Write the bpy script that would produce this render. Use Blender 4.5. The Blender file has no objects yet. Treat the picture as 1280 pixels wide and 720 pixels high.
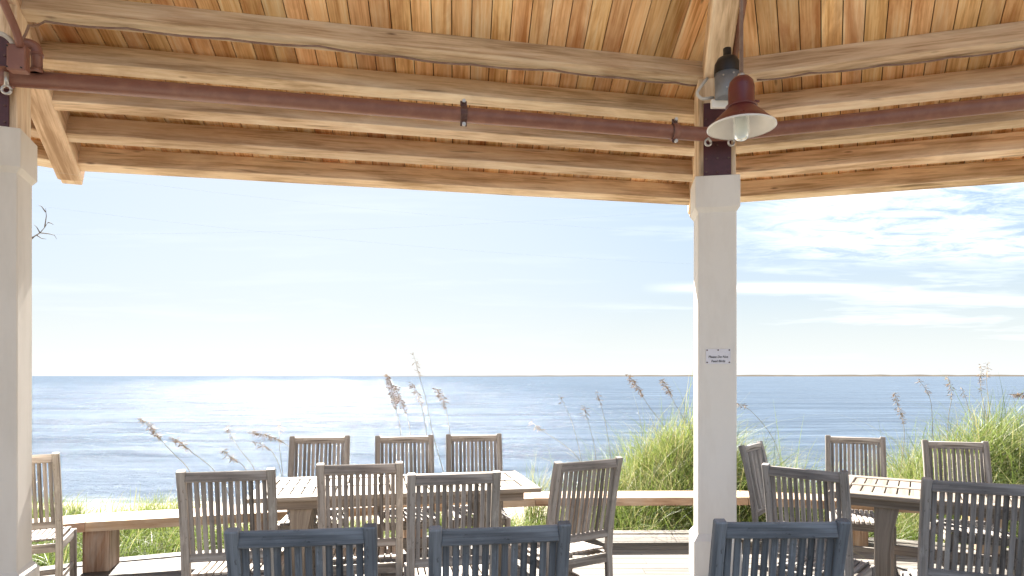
import bpy, bmesh, math, random
import numpy as np
from mathutils import Vector, Matrix
random.seed(7)
RNG = np.random.default_rng(11)
S = bpy.context.scene
COL = S.collection
F, H, CX, HY = 800.0, 1.57, 640.0, 470.0        # focal length (px of the 1280 frame), eye height, principal column, horizon row
SEA_Z = -2.6


def W(px, py, Z):
    return Vector(((px - CX) / F * Z, Z, H + (HY - py) / F * Z))


# ------------------------------------------------------------------ mesh builder
class MB:
    def __init__(self):
        self.v, self.f, self.uv, self.bv, self.smooth = [], [], [], [], []

    def face(self, idx, uvs, b, smooth=False):
        self.f.append(tuple(idx)); self.uv.append(uvs); self.bv.append(b); self.smooth.append(smooth)

    def bar(self, pts, w, d, wdir, c=0.004, b=None, ws=None, ds=None, cap=True):
        """chamfered rectangular bar swept along pts; w along wdir, d across it"""
        pts = [Vector(p) for p in pts]
        n = len(pts)
        b = random.random() if b is None else b
        u0, v0 = random.uniform(0, 50), random.uniform(0, 50)
        ws = ws or [w] * n
        ds = ds or [d] * n
        tans = []
        for i in range(n):
            a, e = pts[max(i - 1, 0)], pts[min(i + 1, n - 1)]
            tans.append((e - a).normalized())
        rings = []
        us = []
        acc = 0
        for i in range(n):
            if i: acc += (pts[i] - pts[i - 1]).length
            x = Vector(wdir); x = (x - tans[i] * x.dot(tans[i])).normalized()
            y = tans[i].cross(x).normalized()
            def ring(p, inset):
                hw, hd = ws[i] / 2 - inset, ds[i] / 2 - inset
                cc = max(c - inset, c * 0.25)
                return [p + x * a + y * e for a, e in ((hw - cc, -hd), (hw, -hd + cc), (hw, hd - cc), (hw - cc, hd), (-hw + cc, hd), (-hw, hd - cc), (-hw, -hd + cc), (-hw + cc, -hd))]
            if i == 0 and cap:
                rings.append(ring(pts[i], c * 0.75)); us.append(acc)
                rings.append(ring(pts[i] + tans[i] * c, 0)); us.append(acc + c)
            elif i == n - 1 and cap:
                rings.append(ring(pts[i] - tans[i] * c, 0)); us.append(acc - c)
                rings.append(ring(pts[i], c * 0.75)); us.append(acc)
            else:
                rings.append(ring(pts[i], 0)); us.append(acc)
        base = len(self.v)
        for r in rings: self.v.extend(r)
        per = [0, 0.005]
        L = [c, max(ds[0] - 2 * c, .001), c, max(ws[0] - 2 * c, .001)] * 2
        vv = [0]
        for l in L: vv.append(vv[-1] + l)
        for k in range(len(rings) - 1):
            for j in range(8):
                j2 = (j + 1) % 8
                a, e = base + k * 8, base + (k + 1) * 8
                self.face((a + j, a + j2, e + j2, e + j),
                          [(u0 + us[k], v0 + vv[j]), (u0 + us[k], v0 + vv[j + 1]), (u0 + us[k + 1], v0 + vv[j + 1]), (u0 + us[k + 1], v0 + vv[j])], b)
        if cap:
            for k, rev in ((0, True), (len(rings) - 1, False)):
                idx = [base + k * 8 + j for j in range(8)]
                uvs = [(u0 + us[k] + j * .003, v0 + vv[j] * .3) for j in range(8)]
                if rev: idx = idx[::-1]; uvs = uvs[::-1]
                self.face(idx, uvs, b)
        return self

    def box(self, c, size, c_=0.004, rot=0, b=None):
        """axis box with its long side as the grain direction, turned by rot about z"""
        c = Vector(c); R = Matrix.Rotation(rot, 3, 'Z')
        ax = max(range(3), key=lambda i: size[i])
        o = [i for i in range(3) if i != ax]
        e = [R @ Vector([1 if i == k else 0 for i in range(3)]) for k in range(3)]
        h = e[ax] * size[ax] / 2
        return self.bar([c - h, c + h], size[o[0]], size[o[1]], e[o[0]], c_, b)

    def tube(self, pts, r, seg=10, b=None, rs=None, cap=True):
        pts = [Vector(p) for p in pts]
        n = len(pts)
        b = random.random() if b is None else b
        rs = rs or [r] * n
        base = len(self.v)
        ref = None
        acc = 0; us = []
        for i in range(n):
            if i: acc += (pts[i] - pts[i - 1]).length
            us.append(acc)
            t = (pts[min(i + 1, n - 1)] - pts[max(i - 1, 0)]).normalized()
            if ref is None:
                ref = Vector((0, 0, 1)) if abs(t.z) < .9 else Vector((1, 0, 0))
            x = (ref - t * ref.dot(t)).normalized(); ref = x
            y = t.cross(x)
            for j in range(seg):
                a = 2 * math.pi * j / seg
                self.v.append(pts[i] + (x * math.cos(a) + y * math.sin(a)) * rs[i])
        for k in range(n - 1):
            for j in range(seg):
                j2 = (j + 1) % seg
                a, e = base + k * seg, base + (k + 1) * seg
                self.face((a + j, a + j2, e + j2, e + j), [(us[k], j / seg), (us[k], (j + 1) / seg), (us[k + 1], (j + 1) / seg), (us[k + 1], j / seg)], b, True)
        if cap:
            for k, rev in ((0, True), (n - 1, False)):
                idx = [base + k * seg + j for j in range(seg)]
                if rev: idx = idx[::-1]
                self.face(idx, [(0, 0)] * seg, b)
        return self

    def lathe(self, prof, c, seg=40, axis=None, b=.5):
        """prof = list of (r, z) turned about z through c"""
        c = Vector(c)
        base = len(self.v)
        for r, z in prof:
            for j in range(seg):
                a = 2 * math.pi * j / seg
                self.v.append(c + Vector((r * math.cos(a), r * math.sin(a), z)))
        for k in range(len(prof) - 1):
            for j in range(seg):
                j2 = (j + 1) % seg
                a, e = base + k * seg, base + (k + 1) * seg
                self.face((a + j, a + j2, e + j2, e + j), [(k, j / seg), (k, (j + 1) / seg), (k + 1, (j + 1) / seg), (k + 1, j / seg)], b, True)
        return self

    def prism(self, poly, z0f, z1f, grain, b=None):
        """plan polygon (ccw) extruded between two height functions; uv grain along the given plan direction"""
        b = random.random() if b is None else b
        u0, v0 = random.uniform(0, 50), random.uniform(0, 50)
        g = Vector(grain).normalized(); q = Vector((-g[1], g[0]))
        base = len(self.v); n = len(poly)
        for p in poly: self.v.append(Vector((p[0], p[1], z0f(*p))))
        for p in poly: self.v.append(Vector((p[0], p[1], z1f(*p))))
        uv = [(u0 + p[0] * g[0] + p[1] * g[1], v0 + p[0] * q[0] + p[1] * q[1]) for p in poly]
        self.face([base + i for i in range(n)][::-1], uv[::-1], b)
        self.face([base + n + i for i in range(n)], uv, b)
        for i in range(n):
            j = (i + 1) % n
            self.face((base + i, base + j, base + n + j, base + n + i), [uv[i], uv[j], (uv[j][0], uv[j][1] + .02), (uv[i][0], uv[i][1] + .02)], b)
        return self

    def mesh(self, name):
        me = bpy.data.meshes.new(name)
        me.from_pydata([tuple(v) for v in self.v], [], self.f)
        uvl = me.uv_layers.new(name='UVMap')
        flat = [c for face in self.uv for uv in face for c in uv]
        uvl.data.foreach_set('uv', flat)
        at = me.attributes.new('bv', 'FLOAT', 'FACE'); at.data.foreach_set('value', self.bv)
        me.polygons.foreach_set('use_smooth', self.smooth)
        me.update()
        return me

    def build(self, name, mat, parent=None, tone=None):
        me = self.mesh(name); me.materials.append(mat)
        o = bpy.data.objects.new(name, me); COL.objects.link(o)
        if parent is not None: o.parent = parent
        if tone is not None: o['tone'] = tone
        return o


def empty(name, loc, rz, label, cat, group=None):
    o = bpy.data.objects.new(name, None); COL.objects.link(o)
    o.empty_display_size = .1
    o.location = loc; o.rotation_euler = (0, 0, rz)
    return tag(o, label, cat, group)


def tag(o, label=None, cat=None, group=None, kind=None):
    if label: o['label'] = label
    if cat: o['category'] = cat
    if group: o['group'] = group
    if kind: o['kind'] = kind
    return o


def copy_tree(o, parent=None):
    c = o.copy(); COL.objects.link(c)
    if parent is not None: c.parent = parent
    for ch in list(o.children): copy_tree(ch, c)
    return c


# ------------------------------------------------------------------ materials
class NT:
    def __init__(self, tree):
        self.t = tree; self.n = tree.nodes; self.l = tree.links

    def new(self, typ, **kw):
        nd = self.n.new(typ)
        for k, v in kw.items(): setattr(nd, k, v)
        return nd

    def set(self, sock, val):
        if isinstance(val, bpy.types.NodeSocket): self.l.new(val, sock)
        else: sock.default_value = val

    def math(self, op, a, b=0.0, c=0.0, clamp=False):
        nd = self.new('ShaderNodeMath', operation=op, use_clamp=clamp)
        for s, v in zip(nd.inputs, (a, b, c)): self.set(s, v)
        return nd.outputs[0]

    def noise(self, vec, scale, detail=4, rough=.55, dist=0.0):
        nd = self.new('ShaderNodeTexNoise')
        self.set(nd.inputs['Vector'], vec)
        nd.inputs['Scale'].default_value = scale; nd.inputs['Detail'].default_value = detail
        nd.inputs['Roughness'].default_value = rough; nd.inputs['Distortion'].default_value = dist
        return nd.outputs['Fac']

    def mapping(self, vec, scale=(1, 1, 1), loc=(0, 0, 0), rot=(0, 0, 0)):
        nd = self.new('ShaderNodeMapping')
        self.set(nd.inputs['Vector'], vec)
        nd.inputs['Scale'].default_value = scale; nd.inputs['Location'].default_value = loc; nd.inputs['Rotation'].default_value = rot
        return nd.outputs[0]

    def ramp(self, fac, stops):
        nd = self.new('ShaderNodeValToRGB')
        self.set(nd.inputs[0], fac)
        el = nd.color_ramp.elements
        while len(el) < len(stops): el.new(.5)
        for e, (p, c) in zip(el, stops):
            e.position = p; e.color = (c[0], c[1], c[2], 1) if not isinstance(c, float) else (c, c, c, 1)
        return nd.outputs[0]

    def mix(self, fac, a, b, blend='MIX'):
        nd = self.new('ShaderNodeMix', data_type='RGBA', blend_type=blend)
        self.set(nd.inputs[0], fac)
        for s, v in ((nd.inputs[6], a), (nd.inputs[7], b)):
            if isinstance(v, tuple) and len(v) == 3: v = (*v, 1)
            self.set(s, v)
        return nd.outputs[2]

    def bump(self, h, strength, dist=.01):
        nd = self.new('ShaderNodeBump')
        nd.inputs['Strength'].default_value = strength; nd.inputs['Distance'].default_value = dist
        self.set(nd.inputs['Height'], h)
        return nd.outputs[0]


def mat(name):
    m = bpy.data.materials.new(name); m.use_nodes = True
    nt = NT(m.node_tree)
    return m, nt, m.node_tree.nodes['Principled BSDF']


def wood(name, dark, mid, light, rough=.65, grain=70, blotch=.5, board=.25, knots=False, stain=None, tone_cols=None, stain_amt=.6, cracks=0.0, spec=.3, wear=0.0):
    m, t, p = mat(name)
    uv = t.new('ShaderNodeUVMap').outputs[0]
    bv = t.new('ShaderNodeAttribute', attribute_name='bv').outputs['Fac']
    # shift the grain per board
    comb = t.new('ShaderNodeCombineXYZ'); t.set(comb.inputs[2], t.math('MULTIPLY', bv, 37.0))
    va = t.new('ShaderNodeVectorMath', operation='ADD'); t.set(va.inputs[0], uv); t.set(va.inputs[1], comb.outputs[0])
    vec = va.outputs[0]
    fine = t.noise(t.mapping(vec, (3.0, grain * 2.2, 1)), 1.0, 5, .65, .3)
    bandn = t.noise(t.mapping(vec, (.8, grain * .35, 1)), 1.0, 3, .5, .8)
    blot = t.noise(t.mapping(vec, (2.2, 7, 1)), 1.0, 4, .6)
    g = t.math('ADD', t.math('MULTIPLY', fine, .45), t.math('MULTIPLY', bandn, .55))
    c = t.ramp(g, [(.37, dark), (.5, mid), (.63, light)])
    # board to board difference
    k = t.math('ADD', t.math('MULTIPLY', bv, 2 * board), 1 - board)
    hsv = t.new('ShaderNodeHueSaturation'); t.set(hsv.inputs['Color'], c)
    t.set(hsv.inputs['Value'], k)
    wn = t.new('ShaderNodeTexWhiteNoise', noise_dimensions='1D'); t.set(wn.inputs['W'], t.math('MULTIPLY', bv, 91.7))
    t.set(hsv.inputs['Hue'], t.math('ADD', .5, t.math('MULTIPLY', t.math('SUBTRACT', wn.outputs[0], .5), .014)))
    c = hsv.outputs[0]
    c = t.mix(t.math('MULTIPLY', t.ramp(blot, [(.42, 0.0), (.68, 1.0)]), blotch), c, t.mix(1.0, c, (.62, .58, .55), 'MULTIPLY'))
    if stain:
        st = t.noise(t.mapping(vec, (1.1, 3.5, 1), (5, 9, 0)), 1.0, 5, .65, .5)
        c = t.mix(t.math('MULTIPLY', t.ramp(st, [(.5, 0.0), (.72, 1.0)]), stain_amt), c, stain)
    if knots:
        vo = t.new('ShaderNodeTexVoronoi', feature='F1'); t.set(vo.inputs['Vector'], t.mapping(vec, (2.4, 7.0, 1)))
        vo.inputs['Scale'].default_value = 1.0
        kn = t.ramp(vo.outputs['Distance'], [(.03, 1.0), (.11, 0.0)])
        vc = t.new('ShaderNodeSeparateColor'); t.set(vc.inputs[0], vo.outputs['Color'])
        kn = t.math('MULTIPLY', kn, t.math('GREATER_THAN', vc.outputs[0], .62))
        c = t.mix(t.math('MULTIPLY', kn, .75), c, (.09, .045, .022))
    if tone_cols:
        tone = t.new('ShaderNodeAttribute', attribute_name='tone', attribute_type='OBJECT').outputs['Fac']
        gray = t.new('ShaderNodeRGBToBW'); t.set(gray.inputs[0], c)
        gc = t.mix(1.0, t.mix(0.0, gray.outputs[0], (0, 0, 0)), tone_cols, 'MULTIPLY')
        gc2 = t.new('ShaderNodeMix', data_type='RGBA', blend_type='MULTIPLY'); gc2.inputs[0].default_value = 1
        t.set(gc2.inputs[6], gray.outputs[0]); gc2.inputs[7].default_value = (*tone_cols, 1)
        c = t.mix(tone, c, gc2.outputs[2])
    if wear:                                          # bleached, scuffed flecks
        wr = t.noise(t.mapping(vec, (9, 26, 1), (8, 2, 0)), 1.0, 5, .7)
        c = t.mix(t.math('MULTIPLY', t.ramp(wr, [(.56, 0.0), (.7, 1.0)]), wear), c, t.mix(1.0, c, (1.75, 1.75, 1.75), 'MULTIPLY'))
        sp = t.noise(t.mapping(vec, (30, 60, 1), (1, 7, 0)), 1.0, 3, .6)
        c = t.mix(t.math('MULTIPLY', t.ramp(sp, [(.64, 0.0), (.7, 1.0)]), .6), c, t.mix(1.0, c, (.4, .38, .36), 'MULTIPLY'))
    if cracks:
        cr = t.noise(t.mapping(vec, (1.6, grain * 1.1, 1), (3, 3, 3)), 1.0, 2, .5)
        crm = t.math('MULTIPLY', t.ramp(cr, [(.27, 1.0), (.34, 0.0)]), cracks)
        c = t.mix(crm, c, t.mix(1.0, c, (.3, .27, .25), 'MULTIPLY'))
    t.set(p.inputs['Base Color'], c)
    t.set(p.inputs['Roughness'], t.math('ADD', rough - .1, t.math('MULTIPLY', fine, .25)))
    p.inputs['Specular IOR Level'].default_value = spec
    t.set(p.inputs['Normal'], t.bump(g, .25, .004))
    return m


def paint(name, col, rough=.45, metal=0.0, dirt=None, dirt_amt=.35, scale=6.0, bump=.06, streak=False, spec=.5):
    m, t, p = mat(name)
    co = t.new('ShaderNodeTexCoord').outputs['Object']
    n1 = t.noise(t.mapping(co, (1, 1, .25) if streak else (1, 1, 1)), scale, 6, .62)
    n2 = t.noise(co, scale * 9, 3, .5)
    dirt = dirt or tuple(c * .6 for c in col)
    f = t.math('MULTIPLY', t.ramp(n1, [(.45, 0.0), (.72, 1.0)]), dirt_amt)
    c = t.mix(f, col, dirt)
    c = t.mix(t.math('MULTIPLY', n2, .12), c, tuple(x * .7 for x in col))
    t.set(p.inputs['Base Color'], c)
    p.inputs['Metallic'].default_value = metal
    p.inputs['Specular IOR Level'].default_value = spec
    t.set(p.inputs['Roughness'], t.math('ADD', rough, t.math('MULTIPLY', n1, .15)))
    t.set(p.inputs['Normal'], t.bump(n2, bump, .004))
    return m


M = {}
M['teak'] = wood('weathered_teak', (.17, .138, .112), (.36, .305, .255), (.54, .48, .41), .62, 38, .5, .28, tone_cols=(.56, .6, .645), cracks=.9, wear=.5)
M['table'] = wood('table_teak', (.13, .105, .08), (.215, .18, .145), (.28, .24, .2), .55, 80, .4, .14, cracks=.6)
M['bench'] = wood('bench_wood', (.2, .115, .065), (.4, .26, .165), (.54, .41, .3), .6, 45, .5, .12, stain=(.4, .35, .3), stain_amt=.85, cracks=.7)
M['deck'] = wood('deck_wood', (.075, .066, .057), (.145, .13, .115), (.2, .184, .163), .7, 60, .5, .3, stain=(.17, .13, .1), stain_amt=.5, cracks=.9)
M['beam'] = wood('beam_wood', (.42, .28, .165), (.72, .55, .385), (.82, .69, .53), .6, 20, .45, .16, knots=True, stain=(.36, .23, .14), stain_amt=.55, cracks=.7)
M['plank'] = wood('ceiling_wood', (.54, .27, .095), (.84, .54, .265), (.9, .7, .43), .5, 26, .45, .2, knots=True, stain=(.4, .14, .04), stain_amt=.75)
M['sheath'] = wood('sheathing', (.05, .035, .02), (.08, .05, .03), (.1, .07, .04), .8)
M['roofing'] = paint('roof_shingle', (.18, .17, .16), .85, scale=3)
M['column'] = paint('column_paint', (.76, .735, .685), .5, dirt=(.56, .51, .44), dirt_amt=.6, scale=3, bump=.05, streak=True)
M['maroon'] = paint('maroon_paint', (.2, .083, .06), .36, dirt=(.33, .17, .115), dirt_amt=.4, scale=11, bump=.15)
M['column_shaded'] = paint('column_paint_shaded', (.66, .615, .55), .55, dirt=(.44, .39, .32), dirt_amt=.55, scale=2.6, bump=.08, streak=True)  # darker copy of the column paint; the left column's shade is in the colour
M['maroon_dark'] = paint('maroon_plate', (.075, .022, .03), .45, dirt=(.03, .012, .015), dirt_amt=.6, scale=14, bump=.15)
M['bracket'] = paint('rusty_bracket', (.09, .04, .035), .45, dirt=(.25, .18, .14), dirt_amt=.5, scale=25, metal=.2)
M['steel'] = paint('galvanised_bolt', (.5, .48, .45), .35, metal=.8, scale=40)
M['enamel'] = paint('lamp_enamel', (.13, .03, .028), .22, dirt=(.07, .015, .015), dirt_amt=.4, scale=12, bump=.02)
M['white'] = paint('white_enamel', (.8, .79, .76), .3, dirt=(.6, .57, .5), dirt_amt=.25, scale=10, bump=.02)
M['grey'] = paint('grey_metal', (.2, .22, .25), .4, dirt=(.12, .13, .15), scale=14, metal=.3)
M['black'] = paint('black_plastic', (.012, .012, .014), .35, scale=20)
M['cable'] = paint('cable_sheath', (.2, .12, .09), .5, dirt=(.36, .28, .22), dirt_amt=.6, scale=12)
M['pvc'] = paint('grey_conduit', (.55, .53, .5), .4, scale=15)
M['signplate'] = paint('sign_plate', (.74, .74, .8), .35, dirt=(.6, .58, .62), scale=20)
M['ink'] = paint('sign_ink', (.035, .035, .04), .5)
M['line'] = paint('nylon_line', (.62, .68, .74), .3)
M['bark'] = paint('dry_bark', (.17, .145, .12), .8, scale=20)
M['straw'] = paint('dry_stem', (.3, .24, .14), .6, scale=20)
M['seed'] = paint('dry_seed', (.36, .23, .11), .7, dirt=(.14, .085, .05), dirt_amt=.6, scale=30)


def glass():
    m, t, p = mat('frosted_glass')
    p.inputs['Base Color'].default_value = (.86, .93, .92, 1)
    p.inputs['Roughness'].default_value = .3
    p.inputs['Transmission Weight'].default_value = .55
    p.inputs['IOR'].default_value = 1.3
    return m
M['glass'] = glass()


def grass_mat():
    m, t, p = mat('dune_grass_blade')
    bv = t.new('ShaderNodeAttribute', attribute_name='bv').outputs['Fac']
    uv = t.new('ShaderNodeUVMap').outputs[0]
    sep = t.new('ShaderNodeSeparateXYZ'); t.set(sep.inputs[0], uv)
    c = t.ramp(bv, [(0.0, (.03, .065, .01)), (.35, (.075, .135, .02)), (.65, (.15, .215, .035)), (.82, (.24, .25, .07)), (1.0, (.4, .33, .19))])
    c = t.mix(t.math('MULTIPLY', sep.outputs[1], .3), c, (.3, .3, .1))
    out = t.n['Material Output']
    p.inputs['Roughness'].default_value = .5
    t.set(p.inputs['Base Color'], c)
    tr = t.new('ShaderNodeBsdfTranslucent'); t.set(tr.inputs[0], c)
    mx = t.new('ShaderNodeMixShader'); mx.inputs[0].default_value = .45
    t.l.new(p.outputs[0], mx.inputs[1]); t.l.new(tr.outputs[0], mx.inputs[2]); t.l.new(mx.outputs[0], out.inputs['Surface'])
    return m
M['grass'] = grass_mat()


def sand_mat():
    m, t, p = mat('dune_sand')
    co = t.new('ShaderNodeTexCoord').outputs['Object']
    n = t.noise(co, .8, 6, .6); n2 = t.noise(co, 14, 6, .7)
    c = t.ramp(n, [(.3, (.3, .24, .17)), (.55, (.38, .32, .245)), (.75, (.45, .39, .31))])
    c = t.mix(t.math('MULTIPLY', t.ramp(n2, [(.45, 0.0), (.7, 1.0)]), .45), c, (.24, .18, .11))
    t.set(p.inputs['Base Color'], c); p.inputs['Roughness'].default_value = .9
    t.set(p.inputs['Normal'], t.bump(n2, .6, .05))
    return m
M['sand'] = sand_mat()


def sea_mat():
    m, t, p = mat('sea_water')
    co = t.new('ShaderNodeTexCoord').outputs['Object']
    a = t.noise(t.mapping(co, (.16, .5, 1)), 1.0, 7, .62, .4)
    b = t.noise(t.mapping(co, (1.1, 2.6, 1), (7, 3, 0), (0, 0, .25)), 1.0, 7, .66, .3)
    d = t.noise(t.mapping(co, (.012, .05, 1)), 1.0, 6, .62)
    lane = t.noise(t.mapping(co, (.05, .34, 1), (2, 9, 0), (0, 0, .08)), 1.0, 7, .68, .2)
    sw = t.noise(t.mapping(co, (.018, .075, 1), (1, 4, 0), (0, 0, -.06)), 1.0, 9, .55, .25)
    h = t.math('ADD', t.math('ADD', t.math('MULTIPLY', a, .45), t.math('MULTIPLY', b, .24)), t.math('MULTIPLY', sw, 3.4))
    nrm_ = t.bump(h, 1.0, .8)
    t.set(p.inputs['Normal'], nrm_)
    c = t.mix(d, (.04, .06, .088), (.074, .099, .134))
    c = t.mix(t.math('MULTIPLY', t.ramp(lane, [(.46, 0.0), (.66, 1.0)]), .5), c, (.12, .155, .2))
    sep = t.new('ShaderNodeSeparateXYZ'); t.set(sep.inputs[0], co)
    # breaking foam along the shoreline
    fo = t.noise(t.mapping(co, (.35, 1.2, 1)), 1.0, 5, .65)
    edge = t.math('ADD', sep.outputs[1], t.math('MULTIPLY', fo, 5.0))
    fm = t.ramp(t.math('DIVIDE', t.math('SUBTRACT', edge, 22.0), 6.0), [(0.0, 1.0), (.25, .15), (.5, .0)])
    c = t.mix(fm, c, (.75, .76, .75))
    t.set(p.inputs['Base Color'], c)
    t.set(p.inputs['Roughness'], t.ramp(lane, [(.35, .05), (.65, .2)]))
    p.inputs['Specular IOR Level'].default_value = .4
    p.inputs['IOR'].default_value = 1.33
    # turbid, foam-flecked inshore water scatters much of the light
    df = t.new('ShaderNodeBsdfDiffuse'); t.set(df.inputs[0], c); t.set(df.inputs['Normal'], nrm_)
    mx = t.new('ShaderNodeMixShader'); t.set(mx.inputs[0], t.ramp(lane, [(.35, .62), (.65, .86)]))
    t.l.new(p.outputs[0], mx.inputs[1]); t.l.new(df.outputs[0], mx.inputs[2]); t.l.new(mx.outputs[0], t.n['Material Output'].inputs['Surface'])
    return m
M['sea'] = sea_mat()
M['coast'] = paint('far_coast', (.085, .073, .06), .9, dirt=(.15, .13, .1), scale=.01, bump=0, spec=0)

# ------------------------------------------------------------------ plan geometry of the pavilion
def unit(deg): return Vector((math.cos(math.radians(deg)), math.sin(math.radians(deg))))
def nrm(u): return Vector((-u[1], u[0]))
def isect(p, d, n, c):
    """point of line p+s*d with n.x = c"""
    s = (c - p.dot(n)) / d.dot(n)
    return p + d * s

hipC0, hipCd = Vector((1.54, 4.82)), Vector((.24, 1.26)).normalized()
hipL0, hipLd = Vector((-3.16, 4.0)), Vector((-.36, 1.03)).normalized()
uL, mL, cL = unit(11.3), .51, 5.635
uR, mR, cR = unit(-16.3), .475, 6.358
nL, nR = nrm(uL), nrm(uR)
ZE = 3.272                                            # underside of the eave purlin
def zl(x, y): return ZE + mL * (cL - (x * nL[0] + y * nL[1]))
def zr(x, y): return ZE + mR * (cR - (x * nR[0] + y * nR[1]))
# the bay left of the left column: plane through the left hip
uLL = unit(39.0); nLL = nrm(uLL)
_a, _b = hipL0, hipL0 + hipLd
_za, _zb = zl(*_a), zl(*_b)
mLL = (_za - _zb) / (_b.dot(nLL) - _a.dot(nLL)); cLL = (_za - ZE) / mLL + _a.dot(nLL)
def zll(x, y): return ZE + mLL * (cLL - (x * nLL[0] + y * nLL[1]))
hipR0, hipRd = Vector((6.2, 3.6)), Vector((.56, .83)).normalized()
colC = Vector((1.563, 4.94)); colL = Vector((-3.185, 3.963)); colR = Vector((6.2, 3.55))

def clip(poly, n, c):
    """keep n.x <= c"""
    out = []
    for i in range(len(poly)):
        a, b = poly[i], poly[(i + 1) % len(poly)]
        da, db = a.dot(n) - c, b.dot(n) - c
        if da <= 0: out.append(a)
        if (da < 0) != (db < 0) and abs(da - db) > 1e-9:
            out.append(a + (b - a) * (da / (da - db)))
    return out

pav = empty('pavilion', (0, 0, 0), 0, 'open wooden pavilion with beige columns and a pine plank ceiling on heavy beams', 'pavilion')
OV = .2065                                            # purlin depth measured up to the boards

def bay(poly, zf, n, m, plank_dir, pitch=.14):
    up = OV
    d = Vector(plank_dir).normalized(); q = nrm(d)
    mb = MB()
    lo = min(p.dot(q) for p in poly); hi = max(p.dot(q) for p in poly)
    k = lo + .013
    while k < hi:
        s = clip(clip(poly, q, k + pitch - .007), -q, -k)
        if len(s) > 2:
            # butt joints along the board
            mid = random.uniform(.2, .8)
            mb.prism([(p[0], p[1]) for p in s], lambda x, y: zf(x, y) + up, lambda x, y: zf(x, y) + up + .02, d)
        k += pitch
    mb.build('ceiling_boards', M['plank'], pav)
    mb = MB(); mb.prism([(p[0], p[1]) for p in poly], lambda x, y: zf(x, y) + up + .0225, lambda x, y: zf(x, y) + up + .05, d)
    mb.build('roof_sheathing', M['sheath'], pav)
    mb = MB(); mb.prism([(p[0], p[1]) for p in poly], lambda x, y: zf(x, y) + up + .053, lambda x, y: zf(x, y) + up + .075, d)
    mb.build('roof_covering', M['roofing'], pav)

# inner ends (toward the ridge behind the camera) and the eave line just past the eave purlin
hin = 1.5
LO, LI = isect(hipL0, hipLd, nL, cL + .17), isect(hipL0, hipLd, nL, hin)
CO, CI = isect(hipC0, hipCd, nL, cL + .17), isect(hipC0, hipCd, nL, hin)
bay([LO, LI, CI, CO], zl, nL, mL, (math.sin(math.radians(-5)), math.cos(math.radians(-5))))
RO = isect(hipR0, hipRd, nR, cR + .17); RI = isect(hipR0, hipRd, nR, CI.dot(nR))
CO2 = isect(hipC0, hipCd, nR, cR + .17)
bay([CO2, CI, RI, RO], zr, nR, mR, (math.sin(math.radians(26)), math.cos(math.radians(26))))
LLO = isect(hipL0, hipLd, nLL, cLL + .17)
bay([LLO - uLL * 3.4, LI - uLL * 2.4, LI, LLO], zll, nLL, mLL, (-nLL[0] * -1, nLL[1]))

def purlins(pa, da, pb, db, n, m, c, zs, spacing, off=.0):
    nn = Vector((n[0], n[1], 0)); q = math.sqrt(1 + m * m)
    t = (nn + Vector((0, 0, -m))) / q; v = (nn * m + Vector((0, 0, 1))) / q
    for k in range(5):
        nk = c - spacing * k; z = ZE + .145 * k - (.02, .03, .045, .028, .0)[k]
        cc = nk + t.dot(nn) * .0445 + v.dot(nn) * .092
        z2 = z + t.z * .0445 + v.z * .092
        A, B = isect(pa, da, n, cc), isect(pb, db, n, cc)
        mb = MB()
        pts = []
        N = 9
        jw = [random.uniform(-.0018, .0018) for _ in range(N + 1)]
        for i in range(N + 1):
            p = A.lerp(B, i / N)
            pts.append(Vector((p[0], p[1], z2)) + v * jw[i])
        mb.bar(pts, .089, .184, t, .0035)
        mb.build('purlin', M['beam'], pav)

purlins(hipL0, hipLd, hipC0, hipCd, nL, mL, cL, None, .284)
purlins(hipC0, hipCd, hipR0, hipRd, nR, mR, cR, None, .305)
purlins(hipL0 - uLL * 3.2, hipLd, hipL0, hipLd, nLL, mLL, cLL, None, .284 * mL / mLL)

def hip(p0, d, zf, n, c, name='hip_rafter', w=.18, dp=.235):
    a = isect(p0, d, n, c + .14); b = isect(p0, d, n, hin + .1)
    drop = .055
    A = Vector((a[0], a[1], zf(*a) - drop)); B = Vector((b[0], b[1], zf(*b) - drop))
    t = (B - A).normalized(); wd = Vector((t.y, -t.x, 0)).normalized(); up = wd.cross(t)
    if up.z < 0: up = -up
    mb = MB()
    N = 6
    mb.bar([A.lerp(B, i / N) + up * dp / 2 for i in range(N + 1)], w, dp, wd, .01)
    # the tail is cut with a small step below
    mb.bar([A + up * .03 - t * .05, A + up * .03 + t * .02], w * .8, .045, wd, .008)
    return mb.build(name, M['beam'], pav)
hip(hipC0, hipCd, zl, nL, cL); hip(hipL0, hipLd, zl, nL, cL); hip(hipR0, hipRd, zr, nR, cR)

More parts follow.
